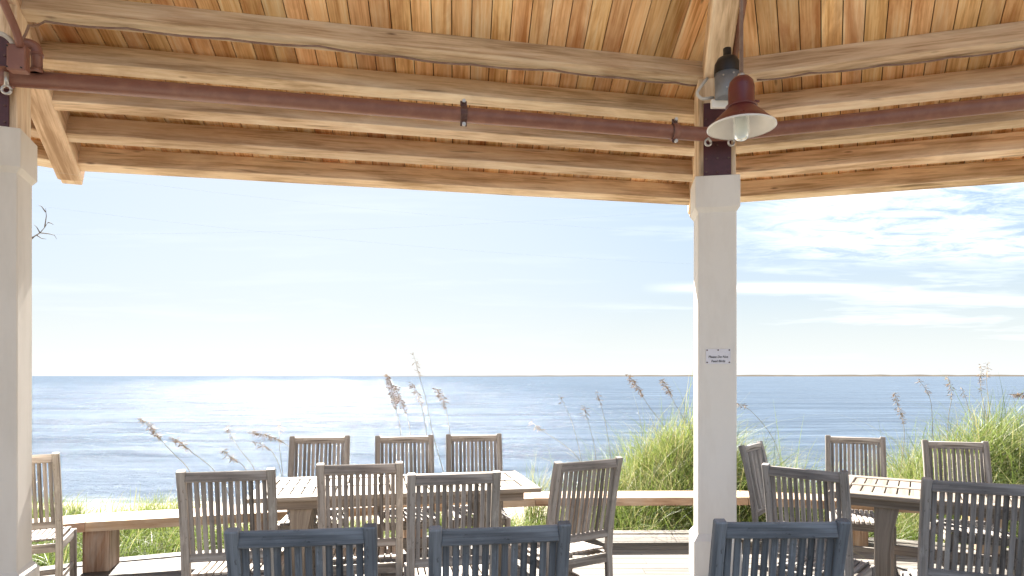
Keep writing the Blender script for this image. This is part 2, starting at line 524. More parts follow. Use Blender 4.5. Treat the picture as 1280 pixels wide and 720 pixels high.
def column(c, rot, top, cm='column'):
    R = math.radians(rot)
    root = bpy.data.objects.new('column', None)
    w = .28
    x = Vector((math.cos(R), math.sin(R), 0))
    mb = MB()
    mb.bar([(c[0], c[1], .02), (c[0], c[1], 3.0)], w, w, x, .006)
    shaft = mb.build('column', M[cm], pav)
    mb = MB()
    mb.bar([(c[0], c[1], 2.80), (c[0], c[1], 2.835), (c[0], c[1], 3.07)], w, w, x, .004, ws=[w + .006, .326, .326], ds=[w + .006, .326, .326])
    mb.build('capital', M[cm], shaft)
    mb = MB()
    mb.bar([(c[0], c[1], 0.004), (c[0], c[1], .33), (c[0], c[1], .38)], w, w, x, .004, ws=[.345, .345, w + .006], ds=[.345, .345, w + .006])
    mb.build('plinth', M[cm], shaft)
    mb = MB()
    mb.bar([(c[0], c[1], 3.0), (c[0], c[1], top)], .272, .272, x, .006)
    post = mb.build('post', M['beam'], pav)
    yv = Vector((-x.y, x.x, 0))
    pc = Vector((c[0], c[1], 0)) - yv * (.136 + .006)
    mb = MB()
    mb.bar([pc + Vector((0, 0, 3.072)), pc + Vector((0, 0, min(top, 3.62)))], .2, .012, x, .003)
    plate = mb.build('steel_plate', M['maroon_dark'], pav)
    for zz in (3.1, 3.2, 3.3, 3.4, 3.5):
        for xx in (-.08, 0, .08):
            q = pc + x * xx + Vector((0, 0, zz)) - yv * .006
            MB().tube([q, q - yv * .01], .007, 6, cap=True).build('bolt', M['bracket'], plate)
    return shaft
column(colC, -9.5, zl(*colC) - .02)
column(colL, 22, zl(*colL) - .02, 'column_shaded')
column(colR, -35, zr(*colR) - .02)

# ------------------------------------------------------------------ pipes, conduits and cables
PZ = 3.34
def arc_path(pts, r=.12, n=6):
    pts = [Vector(p) for p in pts]
    out = [pts[0]]
    for i in range(1, len(pts) - 1):
        a, b, c = pts[i - 1], pts[i], pts[i + 1]
        r1 = min(r, (a - b).length * .45, (c - b).length * .45)
        p, q = b + (a - b).normalized() * r1, b + (c - b).normalized() * r1
        for k in range(n + 1):
            s = k / n
            out.append(p * (1 - s) ** 2 + b * 2 * s * (1 - s) + q * s * s)
    out.append(pts[-1])
    return out

pipeA, pipeK, pipeB = Vector((-3.46, 3.70, PZ)), Vector((1.50, 4.71, PZ)), Vector((6.0, 3.29, PZ))
pipe = empty('water_pipe', (1.5, 4.71, PZ), 0, 'long thick maroon pipe strapped under the beams past both columns', 'pipe')
def pl(o): return o
def local_build(mb, name, m, root):
    inv = root.location
    for i, v in enumerate(mb.v): mb.v[i] = v - inv
    return mb.build(name, m, root)
mb = MB(); mb.tube(arc_path([pipeA, pipeK, pipeB], .22, 8), .05, 20); local_build(mb, 'pipe_run', M['maroon'], pipe)
def along(a, b, px):
    """point of the segment a-b that the photograph shows at column px"""
    k = (px - CX) / F
    s = (k * a.y - a.x) / ((b.x - a.x) - k * (b.y - a.y))
    return a.lerp(b, s)
def collar(p, d, r=.062, ln=.05):
    mb = MB(); mb.tube([p - d * ln / 2, p - d * ln * .4, p + d * ln * .4, p + d * ln / 2], r, 20, rs=[.051, r, r, .051]); return mb
dA = (pipeK - pipeA).normalized(); dB = (pipeB - pipeK).normalized()
for px, a, b, d in ((8, pipeA, pipeK, dA), (843, pipeA, pipeK, dA)):
    local_build(collar(along(a, b, px), d), 'coupling', M['maroon'], pipe)
def strap(px, a, b, d):
    p = along(a, b, px)
    side = Vector((-d.y, d.x, 0))
    mb = MB()
    pts = []
    for k in range(9):
        an = math.radians(-120 + 30 * k)
        pts.append(p - side * math.cos(an) * .056 + Vector((0, 0, math.sin(an) * .056)))
    mb.bar([p - side * .02 + Vector((0, 0, -.085))] + [p - side * .054 * math.cos(math.radians(t)) + Vector((0, 0, .058 * math.sin(math.radians(t)))) for t in (-70, -45, -15, 15, 45, 70)] + [p - side * .02 + Vector((0, 0, .085))], .045, .007, d, .002)
    o = local_build(mb, 'strap', M['bracket'], pipe)
    for s in (-1, 1):
        q = p + Vector((0, 0, s * .078)) - side * .03 - pipe.location
        MB().tube([q, q - side * .018], .013, 6).build('strap_bolt', M['steel'], o)
strap(579, pipeA, pipeK, dA); strap(842, pipeA, pipeK, dA)
def eye(p, d):
    mb = MB()
    pts = [p + d * math.cos(2 * math.pi * k / 14) * .024 + Vector((0, 0, math.sin(2 * math.pi * k / 14) * .024)) for k in range(15)]
    mb.tube(pts, .008, 6)
    mb.tube([p + Vector((0, 0, .02)), p + Vector((0, 0, .1))], .012, 8)
    return mb
for px in (885, 914):
    q = W(px, 178, 4.66); local_build(eye(q, dA), 'eye_bolt', M['steel'], pipe)
q = W(8, 112, 3.72); local_build(eye(q, dA), 'eye_bolt', M['steel'], pipe)
# riser with an elbow beside the left column
mb = MB(); mb.tube(arc_path([W(46, 92, 3.79), W(46, 57, 3.79), W(24, 53, 3.74)], .05, 6), .03, 14); local_build(mb, 'riser', M['maroon'], pipe)
for ya, yb in ((70, 67), (92, 87)):
    mb = MB(); mb.tube([W(46, ya, 3.79), W(46, yb, 3.79)], .036, 14); local_build(mb, 'riser_collar', M['maroon'], pipe)

jb = empty('junction_box', W(23, 90, 3.68), 0, 'small square maroon junction box above the pipe by the left column', 'junction box')
mb = MB(); a = W(23, 74, 3.68); mb.box(a, (.095, .06, .15), .006, math.radians(12)); local_build(mb, 'box_body', M['maroon'], jb)
for sx in (-.035, .035):
    for sz in (-.06, .06):
        q = a + Vector((sx, -.036 + sx * .2, sz)); mb = MB(); mb.tube([q, q + Vector((0, .01, 0))], .005, 6)
        local_build(mb, 'screw', M['black'], jb)

def conduit(name, pts, r, m, label, cat='conduit', n=8, rr=.08):
    mb = MB(); mb.tube(arc_path(pts, rr, 6), r, n)
    o = mb.build(name, m); return tag(o, label, cat)
def on_hip(p0, d, zf, y, side, below):
    s = (y - p0[1]) / d[1]; p = p0 + d * s; q = Vector((d[1], -d[0]))
    pp = p + q * side
    return Vector((pp[0], pp[1], zf(*p) - .055 - below))
conduit('conduit', [on_hip(hipC0, hipCd, zl, y, .115, -.02) for y in (4.74, 3.5, 2.0, 1.0)], .022, M['maroon'], 'sloping maroon conduit along the right side of the central hip rafter')
conduit('conduit', [W(25, 58, 3.66), W(21, 40, 3.62), W(10, 15, 3.5), W(-10, -30, 3.3)], .022, M['maroon'], 'maroon conduit rising from the junction box at the top left corner')
conduit('conduit', [W(17, 66, 3.68), W(16, 52, 3.66), W(4, 42, 3.6), W(-30, 38, 3.5)], .014, M['pvc'], 'thin white conduit bending into the junction box by the left column')
conduit('conduit', [W(884, 98, 4.62), W(876, 108, 4.6), W(870, 117, 4.6), W(877, 124, 4.6), W(892, 122, 4.62)], .011, M['pvc'], 'short pale cable loop beside the can light on the central post', 'cable', rr=.04)

def cable(pts, label):
    pts = [Vector(p) for p in pts]
    out = []
    for i in range(len(pts) - 1):
        for k in range(8):
            s = k / 8
            p = pts[i].lerp(pts[i + 1], s); p.z -= .012 * 4 * s * (1 - s)
            out.append(p)
    out.append(pts[-1])
    mb = MB(); mb.tube(out, .0075, 6)
    o = mb.build('cable', M['cable']); tag(o, label, 'cable')
    return o
k5L = Vector((hipL0[0], hipL0[1]))
def p5(px, n, c, zf, u, spacing):
    """just under the innermost purlin, where the photograph shows column px"""
    nk = c - spacing * 4 + .05; k = (px - CX) / F
    y = nk / (k * n[0] + n[1]); x = k * y
    return Vector((x, y, zf(x, y) - .012))
cable([W(27, 50, 3.72), W(36, 32, 3.8), p5(56, nL, cL, zl, uL, .284)] + [p5(px, nL, cL, zl, uL, .284) + Vector((0, random.uniform(-.02, .02), random.uniform(-.006, .004))) for px in (160, 285, 400, 500, 590, 690, 780, 845)] + [p5(878, nL, cL, zl, uL, .284)], 'thin brown cable sagging in small loops under the left inner beam')
cable([p5(px, nR, cR, zr, uR, .305) + Vector((0, random.uniform(-.02, .02), random.uniform(-.006, .004))) for px in (946, 1010, 1105, 1190, 1275, 1400)], 'thin brown cable stapled under the right inner beam')

# ------------------------------------------------------------------ pendant lamp, can light, sign, bird lines
lz = 2.965; lc = Vector((1.29, 3.6, 0))
lamp = empty('pendant_lamp', (lc.x, lc.y, lz), 0, 'maroon barn style pendant lamp with white inside and frosted glass bulb jar', 'lamp')
def lb(mb, name, m, par=None):
    for i, v in enumerate(mb.v): mb.v[i] = v - lamp.location
    return mb.build(name, m, par or lamp)
mb = MB(); mb.lathe([(.182, .0), (.179, .010), (.145, .045), (.105, .085), (.075, .112), (.071, .118), (.071, .225), (.064, .258), (.045, .28), (.02, .29), (.0, .292)], (lc.x, lc.y, lz), 48)
lb(mb, 'shade', M['enamel'])
mb = MB(); mb.lathe([(.182, .0), (.1765, .004), (.1765, .006), (.142, .040), (.102, .078), (.07, .1), (.0, .104)], (lc.x, lc.y, lz + .0005), 48)
lb(mb, 'shade_lining', M['white'])
mb = MB(); mb.lathe([(.181, -.003), (.187, 0), (.186, .006), (.18, .009)], (lc.x, lc.y, lz), 48); lb(mb, 'shade_rim', M['white'])
mb = MB(); mb.lathe([(.075, .11), (.086, .112), (.086, .122), (.074, .126)], (lc.x, lc.y, lz), 40); lb(mb, 'neck_ring', M['enamel'])
mb = MB(); mb.lathe([(.04, .095), (.042, .05), (.042, -.03), (.038, -.052), (.026, -.066), (.0, -.07)], (lc.x, lc.y, lz), 32); lb(mb, 'glass_jar', M['glass'])
mb = MB(); mb.lathe([(.026, .09), (.026, .02), (.03, .0), (.022, -.035), (.0, -.04)], (lc.x, lc.y, lz), 24); lb(mb, 'bulb', M['white'])
ztop = zl(lc.x, lc.y) - .03
mb = MB(); mb.tube([(lc.x, lc.y, lz + .285), (lc.x, lc.y, ztop)], .011, 12); lb(mb, 'stem', M['cable'])
mb = MB(); mb.tube([(lc.x, lc.y, lz + .285), (lc.x, lc.y, lz + .305)], .02, 12); lb(mb, 'stem_nut', M['steel'], None)
mb = MB(); mb.tube([(lc.x + .07, lc.y, lz + .15), (lc.x + .1, lc.y, lz + .15)], .008, 8); lb(mb, 'set_screw', M['enamel'])

cb = W(909, 124, 4.56); ct = W(909, 74, 4.56)
can = empty('can_light', cb, 0, 'grey cylindrical can light with black cap under the central hip rafter', 'can light')
def cbld(mb, name, m):
    for i, v in enumerate(mb.v): mb.v[i] = v - can.location
    return mb.build(name, m, can)
hgt = ct.z - cb.z
mb = MB(); mb.lathe([(.0, .0), (.078, .0), (.084, .006), (.088, .19), (.0, .19)], cb, 32); cbld(mb, 'can_body', M['grey'])
mb = MB(); mb.lathe([(.0905, .175), (.0905, .2), (.086, .25), (.068, .285), (.035, .3), (.028, .31), (.028, .36), (.0, .36)], cb, 32); cbld(mb, 'cap', M['black'])
mb = MB(); mb.box(cb + Vector((-.04, .035, -.02)), (.13, .03, .06), .004); cbld(mb, 'mount_plate', M['white'])
for an, zz in ((-110, .05), (-80, .15), (-60, .09), (-125, .14)):
    d = Vector((math.cos(math.radians(an)), math.sin(math.radians(an)), 0)); q = cb + d * .084 + Vector((0, 0, zz))
    mb = MB(); mb.tube([q, q + d * .008], .006, 6); cbld(mb, 'screw', M['steel'])

sR = math.radians(-9.5); sx = Vector((math.cos(sR), math.sin(sR), 0)); sy = Vector((-sx.y, sx.x, 0))
sc_ = Vector((colC[0], colC[1], 1.717)) - sy * (.14 + .003) + sx * .006
sign = empty('sign', sc_, sR, 'small white notice plate screwed to the front of the central column', 'sign')
mb = MB(); mb.box((0, 0, 0), (.178, .004, .112), .001); mb.build('sign_plate', M['signplate'], sign)
for px_, pz_ in ((-.08, .047), (0, .047), (.08, .047), (-.08, -.045), (.08, -.045)):
    MB().tube([(px_, -.001, pz_), (px_, -.006, pz_)], .0055, 8).build('screw', M['bracket'], sign)
def text(s, size, loc, root, m):
    cu = bpy.data.curves.new('lettering', 'FONT'); cu.body = s; cu.size = size; cu.align_x = 'CENTER'; cu.align_y = 'CENTER'
    cu.extrude = .0006; cu.offset = .0004; cu.shear = .15
    cu.materials.append(m)
    tmp = bpy.data.objects.new('lettering_curve', cu); COL.objects.link(tmp)
    bpy.context.view_layer.update()
    me = bpy.data.meshes.new_from_object(tmp.evaluated_get(bpy.context.evaluated_depsgraph_get()))
    bpy.data.objects.remove(tmp)
    o = bpy.data.objects.new('lettering', me); COL.objects.link(o); o.parent = root
    o.location = loc; o.rotation_euler = (math.radians(90), 0, 0)
    return o
text('Please Do Not', .0235, (0, -.0032, -.004), sign, M['ink'])
text('Feed Birds', .0235, (0, -.0032, -.036), sign, M['ink'])

for (a, b, lab) in (((44, 212, 4.2), (866, 292, 5.08), 'thin nylon bird line strung highest between the two columns'),
                    ((43, 257, 4.2), (866, 330, 5.08), 'thin nylon bird line strung below the highest between the columns'),
                    ((42, 293, 4.2), (866, 262, 5.08), 'thin nylon bird line rising to the right and crossing the other lines')):
    A, B = W(*a), W(*b); mb = MB()
    mb.tube([A.lerp(B, k / 16) - Vector((0, 0, .05 * 4 * (k / 16) * (1 - k / 16))) for k in range(17)], .00025, 4)
    tag(mb.build('bird_line', M['line']), lab, 'bird line', 'bird lines between the columns')

# ------------------------------------------------------------------ chairs
CHT = 1.05
def back_y(z):                                        # lean and slight curve of the back
    if z < .42: return .02 * (1 - z / .42) * -1
    s = (z - .42) / (CHT - .42)
    return -.035 * s - .075 * s * s
def make_chair():
    r = bpy.data.objects.new('patio_chair', None); COL.objects.link(r)
    r.empty_display_size = .1
    X = Vector((1, 0, 0))
    for s in (-1, 1):
        mb = MB(); zs = [0, .2, .42, .55, .68, .8, .92, 1.0, CHT]
        mb.bar([(s * .2275, back_y(z), z) for z in zs], .045, .036, X, .005)
        # rounded scroll at the post top
        mb.build('leg', M['teak'], r)
        mb = MB(); mb.bar([(s * .2275, .445, 0), (s * .2275, .445, .415)], .045, .045, X, .005); mb.build('leg', M['teak'], r)
    mb = MB()
    for z, h, th in ((1.012, .058, .026), (.545, .05, .026)):
        mb.bar([(-.207, back_y(z), z), (0, back_y(z) - .006, z), (.207, back_y(z), z)], h, th, (0, .17, 1), .004)
    n = 12
    for k in range(n):
        x = -.207 + .414 * (k + .5) / n + .0
        zz = [.565, .66, .76, .88, .99]
        mb.bar([(x, back_y(z) + .012 * math.sin((z - .56) / .4 * math.pi) * -1, z) for z in zz], .0235, .012, X, .002)
    mb.build('backrest', M['teak'], r)
    mb = MB()
    for k in range(11):
        x = -.215 + .43 * (k + .5) / 11
        mb.bar([(x, .018 + .01, .437), (x, .14, .428), (x, .26, .425), (x, .4, .432), (x, .468, .424), (x, .48, .41)], .03, .016, X, .003)
    mb.build('seat', M['teak'], r)
    mb = MB()
    mb.bar([(-.207, .445, .385), (.207, .445, .385)], .03, .06, (0, 1, 0), .003)
    mb.bar([(-.207, .0, .385), (.207, .0, .385)], .026, .06, (0, 1, 0), .003)
    for s in (-1, 1): mb.bar([(s * .2275, .018, .385), (s * .2275, .424, .385)], .026, .06, X, .003)
    mb.build('seat_frame', M['teak'], r)
    mb = MB()
    for s in (-1, 1): mb.bar([(s * .2275, -.005, .16), (s * .2275, .425, .16)], .022, .034, X, .003)
    mb.bar([(-.217, .22, .16), (.217, .22, .16)], .022, .034, (0, 1, 0), .003)
    mb.build('stretcher', M['teak'], r)
    return r
proto = make_chair()
HT = H - CHT
def chair_pose(l, r, away, pull=0.0):
    (x1, y1), (x2, y2) = l, r
    A = Vector(((x1 - CX) * HT / (y1 - HY), F * HT / (y1 - HY))); B = Vector(((x2 - CX) * HT / (y2 - HY), F * HT / (y2 - HY)))
    mid = (A + B) / 2; d = B - A; a = math.atan2(d[1], d[0])
    mid = mid * (1 + pull)
    rot = a if away else a + math.pi
    c, s = math.cos(rot), math.sin(rot)
    by = back_y(CHT)
    o = mid - Vector((-s * by, c * by))
    return o, rot, max(.92, min(1.06, d.length / .5))
GRP = 'slatted patio chairs around the two tables'
CH = [
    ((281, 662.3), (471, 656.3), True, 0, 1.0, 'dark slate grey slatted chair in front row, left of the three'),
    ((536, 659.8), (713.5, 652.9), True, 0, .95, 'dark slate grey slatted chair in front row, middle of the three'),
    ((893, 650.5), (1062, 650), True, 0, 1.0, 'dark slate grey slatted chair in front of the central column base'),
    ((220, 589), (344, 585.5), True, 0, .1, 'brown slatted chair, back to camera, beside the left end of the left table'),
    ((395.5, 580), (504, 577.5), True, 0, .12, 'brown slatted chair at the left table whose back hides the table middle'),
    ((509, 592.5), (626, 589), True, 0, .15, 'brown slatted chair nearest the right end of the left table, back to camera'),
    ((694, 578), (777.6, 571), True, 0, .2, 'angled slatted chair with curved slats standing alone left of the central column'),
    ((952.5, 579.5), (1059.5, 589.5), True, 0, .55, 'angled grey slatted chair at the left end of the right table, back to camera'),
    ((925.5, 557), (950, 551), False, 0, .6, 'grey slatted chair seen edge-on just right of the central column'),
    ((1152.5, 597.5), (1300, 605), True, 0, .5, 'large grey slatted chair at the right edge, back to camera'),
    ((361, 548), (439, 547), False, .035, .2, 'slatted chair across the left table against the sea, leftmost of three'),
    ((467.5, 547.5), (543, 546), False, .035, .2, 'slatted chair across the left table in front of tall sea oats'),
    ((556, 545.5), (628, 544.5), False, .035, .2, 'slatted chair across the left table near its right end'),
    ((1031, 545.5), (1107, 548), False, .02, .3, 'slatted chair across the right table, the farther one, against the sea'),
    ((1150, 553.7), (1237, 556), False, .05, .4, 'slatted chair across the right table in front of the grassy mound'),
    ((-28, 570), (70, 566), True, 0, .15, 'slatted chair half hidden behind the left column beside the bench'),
]
for i, (l, r_, away, pull, tone, lab) in enumerate(CH):
    o = proto if i == 0 else copy_tree(proto)
    p, rot, sx_ = chair_pose(l, r_, away, pull)
    o.location = (p[0], p[1], 0); o.rotation_euler = (0, 0, rot); o.scale = (sx_, 1, 1)
    tag(o, lab, 'chair', GRP)
    for ch in o.children: ch['tone'] = tone

# ------------------------------------------------------------------ tables
def table(cx, cy, rot, L, D, zt, label):
    R = math.radians(rot)
    t = empty('patio_table', (cx, cy, 0), R, label, 'table', 'slatted teak tables')
    mb = MB(); th = .03; bw = .11; z = zt - th / 2
    hl, hd = L / 2, D / 2
    for s in (-1, 1):
        mb.bar([(-hl, s * (hd - bw / 2), z), (hl, s * (hd - bw / 2), z)], bw, th, (0, 1, 0), .004)
        mb.bar([(s * (hl - bw / 2), -hd + bw + .003, z), (s * (hl - bw / 2), hd - bw - .003, z)], bw, th, (1, 0, 0), .004)
    mb.bar([(0, -hd + bw + .003, z), (0, hd - bw - .003, z)], bw, th, (1, 0, 0), .004)
    mb.bar([(-hl + bw + .003, 0, z), (-bw / 2 - .003, 0, z)], .08, th, (0, 1, 0), .004)
    mb.bar([(bw / 2 + .003, 0, z), (hl - bw - .003, 0, z)], .08, th, (0, 1, 0), .004)
    x0, x1 = bw / 2 + .006, hl - bw - .006
    n = 11
    for s in (-1, 1):
        for k in range(n):
            x = s * (x0 + (x1 - x0) * (k + .5) / n)
            for q in (-1, 1):
                mb.bar([(x, q * .044, z - .002), (x, q * (hd - bw - .006), z - .002)], (x1 - x0) / n - .008, th - .006, (1, 0, 0), .003)
    mb.build('tabletop', M['table'], t)
    mb = MB()
    for s in (-1, 1):
        mb.bar([(-hl + .12, s * (hd - .06), zt - .062), (hl - .12, s * (hd - .06), zt - .062)], .024, .06, (0, 1, 0), .003)
        mb.bar([(s * (hl - .13), -hd + .075, zt - .062), (s * (hl - .13), hd - .075, zt - .062)], .024, .06, (1, 0, 0), .003)
    mb.build('apron', M['table'], t)
    for s in (-1, 1):
        for q in (-1, 1):
            mb = MB()
            zs = [.012, .08, .2, .35, .5, .62, zt - .032]
            wd = [.13, .112, .1, .1, .115, .14, .165]
            xs = [s * (hl - .36) - s * (.165 - w) / 2 * -1 for w in wd]
            mb.bar([(x, q * (hd - .1), zz) for x, zz in zip(xs, zs)], .12, .04, (1, 0, 0), .005, ws=wd)
            mb.build('leg', M['table'], t)
            mb = MB()
        mb = MB(); mb.bar([(s * (hl - .36), -hd + .08, .05), (s * (hl - .36), hd - .08, .05)], .06, .05, (1, 0, 0), .005)
        mb.bar([(s * (hl - .36), -hd + .12, zt - .075), (s * (hl - .36), hd - .12, zt - .075)], .06, .05, (1, 0, 0), .005)
        for q in (-.12, .12): mb.bar([(s * (hl - .36), q, .07), (s * (hl - .36), q, zt - .1)], .06, .03, (1, 0, 0), .004)
        mb.build('trestle_foot', M['table'], t)
    mb = MB(); mb.bar([(-hl + .33, 0, .3), (hl - .33, 0, .3)], .03, .07, (0, 1, 0), .004); mb.build('stretcher', M['table'], t)
    return t
k_ = .81 / .83
table(-.889 * k_, 4.973 * k_, 12, 2.02, .9, .76, 'long weathered slatted table in the left bay with three chairs behind it')
table(3.39 * k_, 4.47 * k_, -32.6, 1.98, .92, .76, 'weathered slatted table right of the central column, turned toward the right')

# ------------------------------------------------------------------ benches round the deck edge
BF = [Vector(p) for p in ((-7.2, 2.9), (-3.37, 5.05), (.22, 6.05), (2.25, 6.09), (4.35, 5.55), (7.4, 3.6))]
BW, BT, BZ = .36, .075, .415
def miter(i):
    if i == 0: d = (BF[1] - BF[0]).normalized(); return nrm(d)
    if i == len(BF) - 1: d = (BF[-1] - BF[-2]).normalized(); return nrm(d)
    a = nrm((BF[i] - BF[i - 1]).normalized()); b = nrm((BF[i + 1] - BF[i]).normalized())
    m = (a + b).normalized(); return m / m.dot(a)
BL = ['weathered plank bench behind the left column on the deck edge', 'long plank bench on the deck edge behind the left table',
      'plank bench in front of the grassy mound beside the central column', 'plank bench behind the right table on the deck edge', 'plank bench beyond the right edge of the picture']
for i in range(5):
    A, B = BF[i], BF[i + 1]; mA, mB = miter(i), miter(i + 1)
    d = (B - A).normalized(); n = nrm(d)
    root = empty('deck_bench', (*((A + B) / 2), 0), 0, BL[i], 'bench', 'plank benches round the deck edge')
    off = Vector((*((A + B) / 2), 0))
    mb = MB()
    g = .0025
    nb = 3
    for k in range(nb):
        w0, w1 = BW * k / nb + (.004 if k else 0), BW * (k + 1) / nb
        poly = [A + mA * w0 + d * g, B + mB * w0 - d * g, B + mB * w1 - d * g, A + mA * w1 + d * g]
        mb.prism([(p[0], p[1]) for p in poly], lambda x, y, k=k: BZ - BT if k == 0 else BZ - .045, lambda x, y: BZ, d)
    for j, v in enumerate(mb.v): mb.v[j] = v - off
    mb.build('seat', M['bench'], root)
    L = (B - A).length; 
    for s in ((.6, 2.2, 3.6), (.06, 1.3, 2.6), (.42, 1.82), (.95, 2.04), (.6, 2.5))[i]:
        c = A + d * s + n * (BW / 2)
        mb = MB(); a_ = math.atan2(d[1], d[0])
        mb.bar([Vector((c[0], c[1], .002)) - off, Vector((c[0], c[1], BZ - .045 - .003 - .0)) - off], .19, .26, (d[0], d[1], 0), .004)
        mb.build('leg', M['bench'], root)

# ------------------------------------------------------------------ deck, dune, sea, far coast
DE = [Vector(p) for p in ((-9, 2.2), (-3.43, 5.46), (-2.92, 5.66), (-.1, 6.44), (1.9, 6.46), (3.6, 6.14), (5.2, 5.5), (8.5, 3.4))]
def deck_edge(x):
    for a, b in zip(DE, DE[1:]):
        if a[0] <= x <= b[0]: return a[1] + (b[1] - a[1]) * (x - a[0]) / (b[0] - a[0])
    return 2.0
mb = MB(); pitch = .142
plank_rows = []
poly0 = [Vector((-9, -6)), Vector((8.5, -6))] + DE[::-1]
y = -6.0
k = 0
def strip_runs(y0, y1):
    """x ranges of a deck row, clipped by the edge at each end"""
    def xs(yy):
        l, r = -9.0, 8.5
        for a, b in zip(DE[:4], DE[1:4]):
            if a[1] <= yy <= b[1]: l = a[0] + (b[0] - a[0]) * (yy - a[1]) / (b[1] - a[1])
        for a, b in zip(DE[4:], DE[5:]):
            if b[1] <= yy <= a[1]: r = a[0] + (b[0] - a[0]) * (a[1] - yy) / (a[1] - b[1])
        return l, r
    return xs(y0), xs(y1)
while y < 6.3:
    (l0, r0), (l1, r1) = strip_runs(y, y + pitch - .009)
    cuts = sorted([random.uniform(-6, 6) for _ in range(3)])
    pts0 = [l0] + [c for c in cuts if l0 + .4 < c < r0 - .4 and l1 + .4 < c < r1 - .4] + [r0]
    pts1 = [l1] + pts0[1:-1] + [r1]
    for a0, b0, a1, b1 in zip(pts0, pts0[1:], pts1, pts1[1:]):
        e = .0015
        mb.prism([(a0 + e, y), (b0 - e, y), (b1 - e, y + pitch - .009), (a1 + e, y + pitch - .009)], lambda x, y: -.03, lambda x, y: 0.0 + 0, (1, .0))
    y += pitch
deck = mb.build('deck', M['deck']); tag(deck, kind='structure')
# border board and fascia that follow the edge
mb = MB()
for a, b in zip(DE, DE[1:]):
    d = (b - a).normalized(); n = nrm(d)
    a3, b3 = Vector((a[0], a[1], 0)), Vector((b[0], b[1], 0)); n3 = Vector((n[0], n[1], 0))
    mb.bar([a3 - n3 * .04 + Vector((0, 0, -.009)), b3 - n3 * .04 + Vector((0, 0, -.009))], .14, .036, n3, .004)
    mb.bar([a3 + n3 * .04 + Vector((0, 0, -.18)), b3 + n3 * .04 + Vector((0, 0, -.18))], .035, .3, n3, .004)
tag(mb.build('deck_border', M['deck']), kind='structure')

rs = np.random.RandomState(3)
def vnoise(x, y, s, seed=0):
    x = np.asarray(x) * s + seed * 17.3; y = np.asarray(y) * s + seed * 9.1
    xi, yi = np.floor(x).astype(int), np.floor(y).astype(int); fx, fy = x - xi, y - yi
    def h(a, b): return np.modf(np.abs(np.sin(a * 127.1 + b * 311.7) * 43758.5453))[0]
    fx, fy = fx * fx * (3 - 2 * fx), fy * fy * (3 - 2 * fy)
    return (h(xi, yi) * (1 - fx) + h(xi + 1, yi) * fx) * (1 - fy) + (h(xi, yi + 1) * (1 - fx) + h(xi + 1, yi + 1) * fx) * fy
MOUNDS = [(2.25, 8.3, .85, 1.2, .98), (6.3, 8.0, 1.3, 1.25, .95), (3.9, 8.0, 1.1, 1.0, .12), (-4.9, 7.9, 1.2, .8, .22), (9.5, 7.5, 2, 1.6, .6), (1.0, 9.3, 1.0, 1.0, .22)]
def ground(x, y):
    x = np.asarray(x, float); y = np.asarray(y, float)
    z = -.32 - .163 * np.maximum(y - 7.0, 0)
    for mx, my, sx, sy, h in MOUNDS:
        z = z + h * np.exp(-((x - mx) / sx) ** 2 - ((y - my) / sy) ** 2)
    z = z + (vnoise(x, y, .9) - .5) * .16 + (vnoise(x, y, 2.7, 1) - .5) * .06
    return z
xs = np.concatenate([np.linspace(-120, -14, 30), np.linspace(-13, 14, 160), np.linspace(15, 120, 30)])
ys = np.concatenate([np.linspace(-14, 2, 12), np.linspace(2.4, 13, 80), np.linspace(13.3, 40, 60)])
X, Y = np.meshgrid(xs, ys); Z = ground(X, Y)
me = bpy.data.meshes.new('dune'); nx, ny = len(xs), len(ys)
idx = np.arange(nx * ny).reshape(ny, nx)
me.from_pydata(np.stack([X.ravel(), Y.ravel(), Z.ravel()], 1).tolist(), [], np.stack([idx[:-1, :-1], idx[:-1, 1:], idx[1:, 1:], idx[1:, :-1]], -1).reshape(-1, 4).tolist())
me.polygons.foreach_set('use_smooth', [True] * len(me.polygons)); me.materials.append(M['sand'])
dune = bpy.data.objects.new('dune', me); COL.objects.link(dune); tag(dune, kind='structure')

mb = MB(); mb.v = [Vector(p) for p in ((-40000, 12, SEA_Z), (40000, 12, SEA_Z), (40000, 40000, SEA_Z), (-40000, 40000, SEA_Z))]
mb.face((0, 1, 2, 3), [(0, 0)] * 4, 0); tag(mb.build('sea', M['sea']), kind='structure')

# low far coast along the horizon from the middle to the right
pts = []
YC = 6000.0
n = 160
v, f = [], []
for k in range(n + 1):
    s = k / n; px = 470 + s * 1200
    x = (px - CX) / F * YC
    hgt = 1.3 * (3 + 9 * min(1, s * 2.2)) * (.55 + .45 * float(vnoise(px, 0, .06))) * min(1, s * 8 + .05)
    for (yy, zz) in ((YC - 120, SEA_Z - 2), (YC - 60, SEA_Z + .55 * hgt), (YC, SEA_Z + hgt + 3), (YC + 400, SEA_Z + hgt * .8 + 1), (YC + 900, SEA_Z - 3)):
        v.append((x, yy, zz))
for k in range(n):
    for j in range(4):
        a = k * 5 + j; f.append((a, a + 5, a + 6, a + 1))
me = bpy.data.meshes.new('far_coast'); me.from_pydata(v, [], f); me.materials.append(M['coast'])
o = bpy.data.objects.new('far_coast', me); COL.objects.link(o); tag(o, kind='structure')

